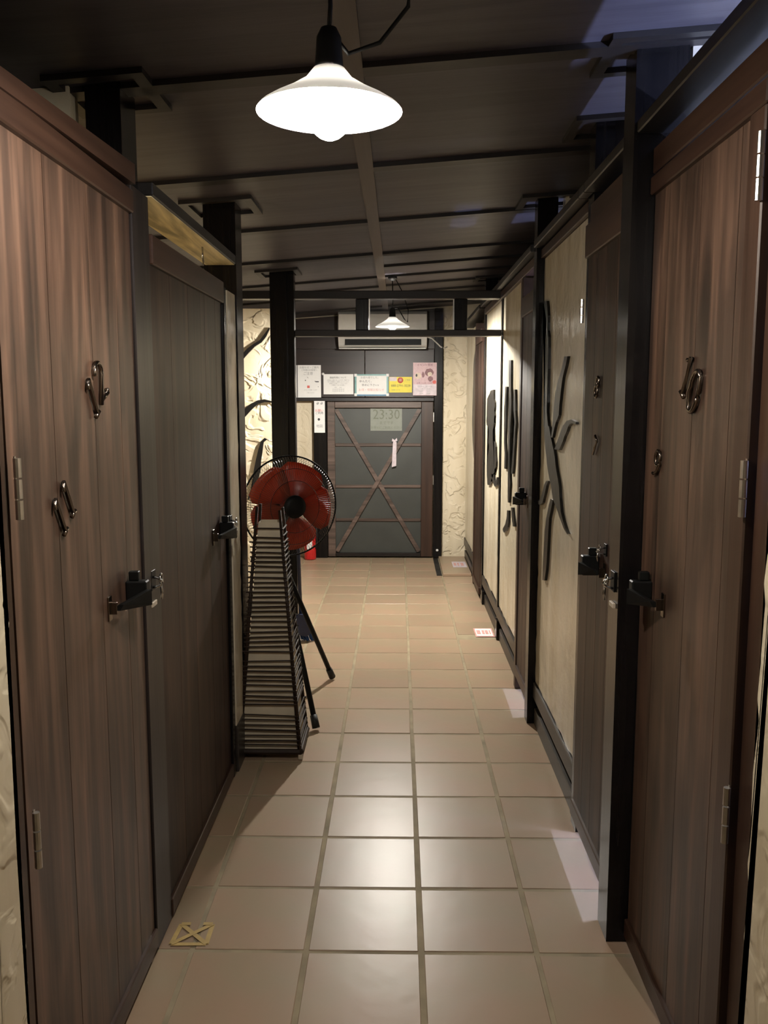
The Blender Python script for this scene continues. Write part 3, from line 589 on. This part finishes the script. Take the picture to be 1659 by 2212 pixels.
# ------------------------------------------------------------ air conditioner
ac = empty('air_conditioner', (-0.137, 7.83, 2.05)); tag(ac, 'white wall air conditioner above the back door notices', 'air conditioner')
ax0, ax1 = -0.525, 0.252
pts = [(7.949, 1.90), (7.949, 2.215), (7.80, 2.215), (7.765, 2.19), (7.75, 2.02), (7.77, 1.985), (7.80, 1.925), (7.84, 1.90)]
poly('body', [(ax0, y, z) for y, z in pts], (ax1-ax0, 0, 0), M['white'], ac)
box('front_panel', ax0+0.004, ax1-0.004, 7.742, 7.752, 2.02, 2.19, M['white'], ac, 0.004)
box('vent_slot', ax0+0.06, ax1-0.05, 7.765, 7.80, 1.925, 1.975, M['black'], ac, 0)
poly('flap', [(ax0+0.01, 7.735, 1.888), (ax0+0.01, 7.80, 1.905), (ax0+0.01, 7.80, 1.912), (ax0+0.01, 7.735, 1.896)], (ax1-ax0-0.02, 0, 0), M['white'], ac)
box('display', -0.26, -0.02, 7.7485, 7.7555, 1.992, 2.008, M['inkg'], ac, 0)
tube('power_cord', [(0.25, 7.86, 2.0), (0.3, 7.9, 1.99), (0.345, 7.915, 1.95), (0.38, 7.91, 1.915), (0.42, 7.96, 1.905), (0.44, 7.98, 1.92)], 0.006, M['white'], ac)

# ------------------------------------------------------------ notices on the back wall
YN = 7.9485
def sheet(name, x0, x1, z0, z1, mat, label, cat='notice', th=0.004, y=YN):
    r = empty(name, ((x0+x1)/2, y, z0)); tag(r, label, cat)
    box('paper', x0, x1, y-th, y, z0, z1, mat, r, 0); return r
def lines(r, rows, y=YN-0.0046):
    for (body, size, x, z, mt, sx) in rows: text('lettering', body, size, (x, y, z), M[mt], r, sx=sx)['kind'] = 'stuff'
n0 = sheet('paper_notice', -0.945, -0.912, 1.468, 1.757, M['paper'], 'white sheet half hidden behind the post, leftmost of the notices')
n1 = sheet('framed_notice', -0.905, -0.695, 1.468, 1.757, M['paper'], 'tall white notice with a red square, left of the row of notices')
lines(n1, [('お知らせ・ご案内', 0.022, -0.8, 1.735, 'inkg', 1), ('ご利用のお客様へ', 0.018, -0.8, 1.712, 'inkg', 1), ('ご注意', 0.03, -0.81, 1.68, 'inkg', 1), ('ヽ', 0.03, -0.815, 1.645, 'ink', 1), ('▪', 0.03, -0.835, 1.622, 'ink', 1), ('◂▬', 0.03, -0.735, 1.612, 'ink', 1), ('▪', 0.02, -0.72, 1.565, 'ink', 1), ('よろしくお願いします', 0.012, -0.79, 1.535, 'inkg', 1), ('ご協力ください', 0.01, -0.79, 1.51, 'inkg', 1)])
box('red_mark', -0.82, -0.797, YN-0.0052, YN-0.0042, 1.553, 1.575, M['inkr'], n1, 0)
box('edge_strip', -0.911, -0.906, YN-0.006, YN, 1.464, 1.757, M['ink'], n1, 0); box('edge_strip', -0.905, -0.692, YN-0.006, YN, 1.4645, 1.4675, M['ink'], n1, 0)
n2 = sheet('laminated_notice', -0.672, -0.402, 1.497, 1.677, M['paper'], 'white laminated notice with centred black print, second of the wide notices')
lines(n2, [('施設利用について', 0.019, -0.54, 1.645, 'ink', 1), ('お客様にお願い申し上げます。館内では', 0.0125, -0.54, 1.622, 'inkg', 0.9), ('他のお客様のご迷惑にならないよう', 0.0125, -0.54, 1.607, 'inkg', 0.95), ('お静かにお過ごしくださいませ', 0.0125, -0.54, 1.592, 'inkg', 0.95), ('ご理解とご協力をお願い', 0.0115, -0.54, 1.578, 'inkg', 1), ('月火　　水木', 0.011, -0.54, 1.558, 'inkg', 1), ('10 20 30 40 50 60', 0.015, -0.54, 1.542, 'inkg', 1), ('10 20 30 40 50 60', 0.015, -0.54, 1.526, 'inkg', 1)])
lathe('pin', [(0.012, 0), (0.010, 0.007), (0, 0.009)], (-0.676, YN-0.001, 1.679), M['paper'], n2, (0, -1, 0), 12)
n3 = sheet('framed_notice', -0.387, -0.09, 1.487, 1.672, M['paper'], 'white handwritten board in a teal frame with red bottom line')
lines(n3, [('お疲れ様でした。', 0.022, -0.25, 1.645, 'inkg', 1), ('ゆんたく、', 0.026, -0.285, 1.612, 'ink', 1), ('早めに下さい♪', 0.024, -0.25, 1.578, 'ink', 1), ('お得・情報お知らせ', 0.026, -0.24, 1.535, 'inkp', 1)])
for a, b_, c, d, mt in ((-0.39, -0.374, 1.487, 1.672, 'teal'), (-0.103, -0.087, 1.487, 1.672, 'teal'), (-0.373, -0.104, 1.663, 1.676, 'teal'), (-0.373, -0.104, 1.483, 1.496, 'blue')): box('frame_edge', a, b_, YN-0.009, YN-0.0045, c, d, M[mt], n3, 0)
for a in (-0.394, -0.106):
    for c in (1.481, 1.655): box('frame_corner', a, a+0.024, YN-0.0125, YN-0.0046, c, c+0.024, M['paper'], n3, 0.001)
n4 = sheet('business_card_notice', -0.081, 0.125, 1.513, 1.652, M['yellow'], 'yellow card with a red seal and a phone number')
lines(n4, [('080-2791-3228', 0.029, 0.025, 1.573, 'ink', 0.98), ('ご予約', 0.017, 0.085, 1.622, 'inkf', 1), ('お気軽にどうぞ', 0.011, -0.02, 1.535, 'inkf', 1)])
lathe('seal', [(0.026, 0), (0.026, 0.0012), (0, 0.0012)], (0.021, YN-0.0042, 1.622), M['inkr'], n4, (0, -1, 0), 20); text('seal_mark', '福', 0.026, (0.021, YN-0.0058, 1.622), M['cream'], n4)
box('grey_patch', -0.078, -0.012, YN-0.0052, YN-0.0042, 1.615, 1.65, M['lilac'], n4, 0)
n5 = sheet('poster', 0.135, 0.346, 1.486, 1.778, M['pinkp'], 'pink event poster with plum prints, rightmost of the notices', 'poster', 0.004, 7.9185)
def blob(cx, cz_, rx, rz, mt, y=7.9135): lathe_o = poly('print_patch', [(cx + rx*math.cos(2*PI*i/14)*random.uniform(.85, 1.1), y, cz_ + rz*math.sin(2*PI*i/14)*random.uniform(.85, 1.1)) for i in range(14)], (0, 0.0008, 0), M[mt], n5)
for i, a in enumerate(((0.18, 1.66, 0.03, 0.03, 'cream'), (0.165, 1.665, 0.008, 0.014, 'ink'), (0.225, 1.67, 0.012, 0.026, 'pinkd'), (0.28, 1.69, 0.038, 0.036, 'pinkd'), (0.285, 1.675, 0.022, 0.02, 'cream'), (0.29, 1.635, 0.024, 0.024, 'pinkd'), (0.325, 1.605, 0.018, 0.016, 'inkr'))): blob(*a, y=7.9135-0.0009*i)
box('print_band', 0.137, 0.344, 7.9135, 7.9143, 1.49, 1.585, M['lilac'], n5, 0)
lines(n5, [('イベント情報', 0.024, 0.24, 1.755, 'pinkd', 1), ('10月・11月・12月', 0.018, 0.235, 1.595, 'pinkd', 1), ('月火水木　金土日祝', 0.015, 0.24, 1.565, 'inkg', 1), ('10:00　　12:00', 0.015, 0.24, 1.545, 'inkg', 1), ('14:00　　16:00', 0.015, 0.24, 1.525, 'inkg', 1), ('18:00　　20:00', 0.015, 0.24, 1.505, 'inkg', 1)], 7.9129)
n6 = sheet('hanging_notice', -0.757, -0.66, 1.152, 1.437, M['paper'], 'narrow white strip notice hanging on the left door post', 'notice', 0.003, 7.9245)
lines(n6, [('◕ ◕', 0.03, -0.708, 1.415, 'inkg', 1), ('お願い', 0.026, -0.71, 1.35, 'inkr', 1), ('ご利用', 0.024, -0.71, 1.328, 'ink', 1), ('●', 0.03, -0.715, 1.27, 'ink', 1), ('地図', 0.03, -0.71, 1.21, 'inkg', 1)], 7.9208)
n7 = sheet('closing_time_sign', -0.25, 0.037, 1.168, 1.372, M['paperg'], 'grey handwritten sign reading 23:30 on the back door panel', 'sign', 0.003, 7.9745)
lines(n7, [('23:30', 0.125, -0.105, 1.312, 'inkf', 0.9), ('までです', 0.033, -0.105, 1.238, 'inkf', 1), ('お早めにご利用ください', 0.028, -0.105, 1.195, 'inkf', 0.92)], 7.9708)
rb = empty('paper_ribbon', (-0.035, 7.93, 1.03)); tag(rb, 'pale paper ribbon tied to the crossed brace of the back door', 'ribbon')
tail = []
poly('ribbon_tail', [(-0.055, 7.932, 0.84), (-0.015, 7.932, 0.85), (-0.02, 7.930, 0.95), (-0.012, 7.931, 1.07), (-0.045, 7.931, 1.07), (-0.05, 7.93, 0.95)], (0, 0.002, 0), M['lilac'], rb)
poly('ribbon_bow', [(-0.05, 7.93, 1.1), (-0.03, 7.93, 1.085), (-0.01, 7.93, 1.105), (-0.005, 7.93, 1.08), (-0.03, 7.93, 1.068), (-0.055, 7.93, 1.075)], (0, 0.004, 0), M['lilac'], rb)
sw = empty('switch', (0.363, 7.92, 0.07)); tag(sw, 'small round white knob low on the right door post', 'switch')
lathe('switch_button', [(0.012, 0), (0.010, 0.008), (0, 0.01)], (0.363, 7.9195, 0.075), M['paper'], sw, (0, -1, 0), 12)

# ------------------------------------------------------------ bamboo floor lamp
bl = empty('bamboo_floor_lamp', (-0.52, 3.515, 0)); tag(bl, 'tall tapered unlit floor lamp of brown bamboo slats over paper, beside the left post', 'lamp')
ZS = [0.94, 0.903, 0.884, 0.865, 0.843, 0.825, 0.806, 0.787, 0.765, 0.742, 0.722, 0.703, 0.683, 0.664, 0.643, 0.624, 0.606, 0.585, 0.565, 0.543, 0.522, 0.502, 0.483, 0.463, 0.442, 0.404, 0.382, 0.362, 0.341, 0.325, 0.305, 0.281, 0.26, 0.243, 0.227, 0.183, 0.164, 0.142, 0.122, 0.1, 0.079, 0.062]
def hw(z): return 0.1265 - (0.1265-0.050)*z/0.96
for sx in (-1, 1):
    for sy in (-1, 1):
        tube('corner_rail', [(-0.52 + sx*hw(0.012), 3.515 + sy*hw(0.012), 0.012), (-0.52 + sx*hw(1.02), 3.515 + sy*hw(1.02), 1.02 + (0.006 if sx < 0 else -0.008))], [0.0095, 0.006], M['slat'], bl, 6)
        box('foot', -0.52 + sx*0.1265 - 0.009, -0.52 + sx*0.1265 + 0.009, 3.515 + sy*0.1265 - 0.009, 3.515 + sy*0.1265 + 0.009, 0.001, 0.022, M['chip'], bl, 0.002)
bm = bmesh.new(); lv = []
for z in (0.03, 0.962):
    h = hw(z) - 0.008; lv.append([bm.verts.new((-0.52 + a*h, 3.515 + b_*h, z)) for a, b_ in ((-1, -1), (1, -1), (1, 1), (-1, 1))])
for i in range(4): bm.faces.new((lv[0][i], lv[0][(i+1) % 4], lv[1][(i+1) % 4], lv[1][i]))
bm_obj('paper_shade', bm, M['lpaper'], bl)['label'] = 'grey beige paper'
smb = bmesh.new(); add_tube(smb, [(-0.5, 0, 0), (0.5, 0, 0)], 0.5, 6); sme = bpy.data.meshes.new('slat'); bmesh.ops.recalc_face_normals(smb, faces=smb.faces); smb.to_mesh(sme); smb.free(); sme.materials.append(M['slat'])
def slat(c, length, rad, rz, tilt):
    o = bpy.data.objects.new('slat', sme); C.objects.link(o); o.parent = bl; o.matrix_parent_inverse = bl.matrix_basis.inverted()
    o.scale = (length, rad*2, rad*2); o.rotation_euler = (0, tilt, rz); o.location = c
for z in ZS:
    for k in range(4):
        zz = z + (0 if k == 0 else random.uniform(-0.006, 0.006)); h = hw(zz); ov = random.uniform(0.006, 0.014); L = 2*h + 2*ov
        sh = random.uniform(-0.004, 0.002) - (0.004 if k == 0 else 0)
        t = random.uniform(-0.02, 0.02) + (math.radians(1.0)*math.sin(z*9))
        e = h + 0.006
        cpos = {0: (-0.52 + sh, 3.515 - e, zz), 1: (-0.52 + e, 3.515 + sh, zz), 2: (-0.52 + sh, 3.515 + e, zz), 3: (-0.52 - e, 3.515 + sh, zz)}[k]
        slat(cpos, L, random.uniform(0.0026, 0.0036), 0 if k % 2 == 0 else PI/2, t)
for k in range(4):
    h = hw(0.03); e = h + 0.004
    cpos = {0: (-0.52, 3.515 - e, 0.033), 1: (-0.52 + e, 3.515, 0.033), 2: (-0.52, 3.515 + e, 0.033), 3: (-0.52 - e, 3.515, 0.033)}[k]
    slat(cpos, 2*h, 0.011, 0 if k % 2 == 0 else PI/2, 0)

# ------------------------------------------------------------ tripod fan
fan = empty('pedestal_fan', (-0.556, 4.06, 0)); tag(fan, 'black tripod fan with orange blades and wire cage, behind the bamboo lamp', 'fan')
TOP = Vector((-0.556, 4.06, 0.72))
for tip in ((-0.341, 4.415), (-0.359, 3.70), (-0.95, 4.065)):
    tp = Vector((tip[0], tip[1], 0.012)); d = (TOP - tp)
    a = TOP - d*0.02
    lg = tube('leg', [a, tp + d*0.01], 0.0125, M['black'], fan, 10)
    tube('rubber_cap', [tp + d*0.07, tp - d*0.0], [0.0165, 0.018], M['rubber'], lg, 10)
lathe('pole', [(0, 0.3), (0.013, 0.3), (0.013, 0.93), (0, 0.93)], (-0.556, 4.06, 0), M['black'], fan, n=12)
lathe('leg_collar', [(0.014, 0.68), (0.035, 0.69), (0.035, 0.74), (0.014, 0.76)], (-0.556, 4.06, 0), M['black'], fan, n=14)
FA = Vector((math.sin(math.radians(29)), -math.cos(math.radians(29)), 0.03)).normalized()
FC = Vector((-0.500, 4.02, 0.962)); FU, FV = frame_of(FA)
def fp(r, t, a): return FC + (FU*math.cos(t) + FV*math.sin(t))*r + FA*a
lathe('motor', [(0, -0.17), (0.05, -0.165), (0.06, -0.12), (0.06, -0.07), (0.03, -0.055), (0, -0.055)], FC, M['black'], fan, FA, 20)
RF = 0.232
def grille(name, sign):
    bm = bmesh.new(); nw = 110
    prof = [(0.05, 0.062), (0.12, 0.06), (0.18, 0.048), (0.215, 0.025), (RF, 0.0)]
    for i in range(nw):
        t0 = 2*PI*i/nw
        add_tube(bm, [fp(r, t0 + (0.25*(1 - r/RF)), sign*a) for r, a in prof], 0.0009, 3, False)
    for r, a in ((0.12, 0.061), (0.175, 0.051)):
        add_tube(bm, [fp(r, 2*PI*i/48, sign*a) for i in range(48)], 0.0012, 4, closed=True)
    o = bm_obj(name, bm, M['guard'], fan); return o
grille('front_grille', 1); grille('rear_grille', -1)
tube('cage_rim', [fp(RF, 2*PI*i/64, 0) for i in range(64)], 0.0042, M['black'], fan, 6, True)
lathe('cage_badge', [(0, 0.07), (0.03, 0.069), (0.052, 0.064), (0.054, 0.056), (0, 0.056)], FC, M['black'], fan, FA, 24)
lathe('blade_hub', [(0, 0.04), (0.03, 0.038), (0.04, 0.02), (0.04, -0.03), (0, -0.03)], FC, M['orange'], fan, FA, 20)
for i in range(5):
    bm = bmesh.new(); t0 = 2*PI*i/5 + 0.5; grid = []
    for a in range(9):
        r = 0.035 + (0.205-0.035)*a/8; wdt = 0.56 + 0.1*math.sin(PI*a/8) - (0.14 if a == 8 else 0); row = []
        for b_ in range(7):
            f = b_/6 - 0.5; row.append(bm.verts.new(fp(r, t0 + f*2*wdt + 0.35*(r-0.1), -0.030*f*2*(1-0.4*a/8) + 0.006)))
        grid.append(row)
    for a in range(8):
        for b_ in range(6): bm.faces.new((grid[a][b_], grid[a][b_+1], grid[a+1][b_+1], grid[a+1][b_]))
    o = bm_obj('blade', bm, M['orange'], fan, True); md = o.modifiers.new('thickness', 'SOLIDIFY'); md.thickness = 0.002

# ------------------------------------------------------------ small things on the floor
fe = empty('fire_extinguisher', (-0.80, 7.86, 0)); tag(fe, 'red fire extinguisher on the floor behind the fan, by the back door post', 'fire extinguisher')
lathe('cylinder', [(0, 0.002), (0.05, 0.002), (0.054, 0.012), (0.054, 0.25), (0.045, 0.285), (0.018, 0.305), (0.016, 0.32), (0, 0.32)], (-0.80, 7.86, 0), M['red'], fe)
box('label_panel', -0.825, -0.775, 7.804, 7.808, 0.1, 0.2, M['paper'], fe, 0)
bm = bmesh.new(); add_box(bm, -0.81, -0.79, 7.82, 7.88, 0.32, 0.345, 0.002); add_box(bm, -0.808, -0.792, 7.77, 7.85, 0.35, 0.358, 0.001); add_box(bm, -0.808, -0.792, 7.78, 7.85, 0.325, 0.333, 0.001); bm_obj('handle', bm, M['black'], fe)
tube('hose', [(-0.785, 7.85, 0.33), (-0.74, 7.84, 0.3), (-0.735, 7.84, 0.2), (-0.745, 7.84, 0.1)], 0.008, M['rubber'], fe)
br = empty('broom', (-0.56, 5.13, 0)); tag(br, 'navy blue broom with blue bristles on the floor beside the far left post', 'broom')
pts = [(-0.625, 5.12, 0.05), (-0.62, 5.12, 0.14), (-0.595, 5.12, 0.17), (-0.56, 5.12, 0.165), (-0.53, 5.12, 0.125), (-0.515, 5.12, 0.06), (-0.55, 5.12, 0.03)]
poly('broom_head', pts, (0, 0.05, 0), M['navy'], br)
bm = bmesh.new()
for i in range(90):
    a = random.random(); y = 5.122 + random.random()*0.046; p = Vector((-0.622 + 0.112*a, y, 0.05 - 0.01*math.sin(PI*a) + 0.02*a)); q = p + Vector((0.012 + 0.01*a, random.uniform(-.004, .004), -p.z + 0.004)); add_tube(bm, [p, q], 0.0022, 3, False)
o = bm_obj('bristles', bm, M['bristle'], br); o['kind'] = 'stuff'
tube('broom_stick', [(-0.585, 5.145, 0.16), (-0.607, 5.165, 0.95)], 0.011, M['navy'], br, 8)
# raised lid in the far right corner
ld = empty('access_hatch', (0.5, 7.5, 0)); tag(ld, 'low pale raised floor hatch with a black slot along its left side, far right corner', 'hatch')
box('lid_panel', 0.375, 0.612, 7.1, 7.91, 0.0, 0.022, M['tile'], ld)
for i in range(3): box('drain_slot', 0.325, 0.368, 7.12 + i*0.265, 7.36 + i*0.265, 0.0005, 0.006, M['rubber'], ld, 0)
c1 = empty('floor_card', (0.54, 5.345, 0)); tag(c1, 'white card with a pinkish red border on the floor at right', 'card', None)
box('border', 0.483, 0.6, 5.245, 5.442, 0.0008, 0.002, M['inkp'], c1, 0); box('paper', 0.491, 0.592, 5.26, 5.428, 0.0021, 0.003, M['paper'], c1, 0)
for i, (a, b_) in enumerate(((0.497, 0.52), (0.53, 0.545), (0.55, 0.568), (0.575, 0.583))): box('print', a, b_, 5.30, 5.39, 0.0031, 0.0035, M['inkp'], c1, 0)
c2 = empty('floor_card', (0.54, 7.5, 0.022)); tag(c2, 'small lilac card lying on the pale floor hatch', 'card', None)
box('paper', 0.477, 0.598, 7.376, 7.63, 0.0225, 0.024, M['lilac'], c2, 0); 
for a, b_ in ((0.49, 0.51), (0.52, 0.535), (0.55, 0.575)): box('print', a, b_, 7.44, 7.57, 0.0241, 0.0246, M['inkp'], c2, 0)
tp_ = empty('tape_cross', (-0.56, 2.215, 0)); tag(tp_, 'yellow masking tape frame with a cross stuck on the tiles at near left', 'tape')
def strip(p, q, k, wd=0.013):
    a = Vector((p[0], p[1], 0.0006 + 0.0003*k)); b_ = Vector((q[0], q[1], 0.0006 + 0.0003*k)); d = (b_-a).normalized(); nn = Vector((-d.y, d.x, 0))*wd/2
    poly('tape_strip', [a-nn, b_-nn, b_+nn, a+nn], (0, 0, 0.0003), M['tape'], tp_)
cr = [(-0.601, 2.259), (-0.514, 2.260), (-0.513, 2.171), (-0.607, 2.169)]
for k, (i, j) in enumerate(((1, 2), (2, 3), (3, 0), (0, 2), (1, 3))): strip(cr[i], cr[j], k)
strip(cr[0], (-0.575, 2.26), 5); strip((-0.54, 2.26), cr[1], 6)
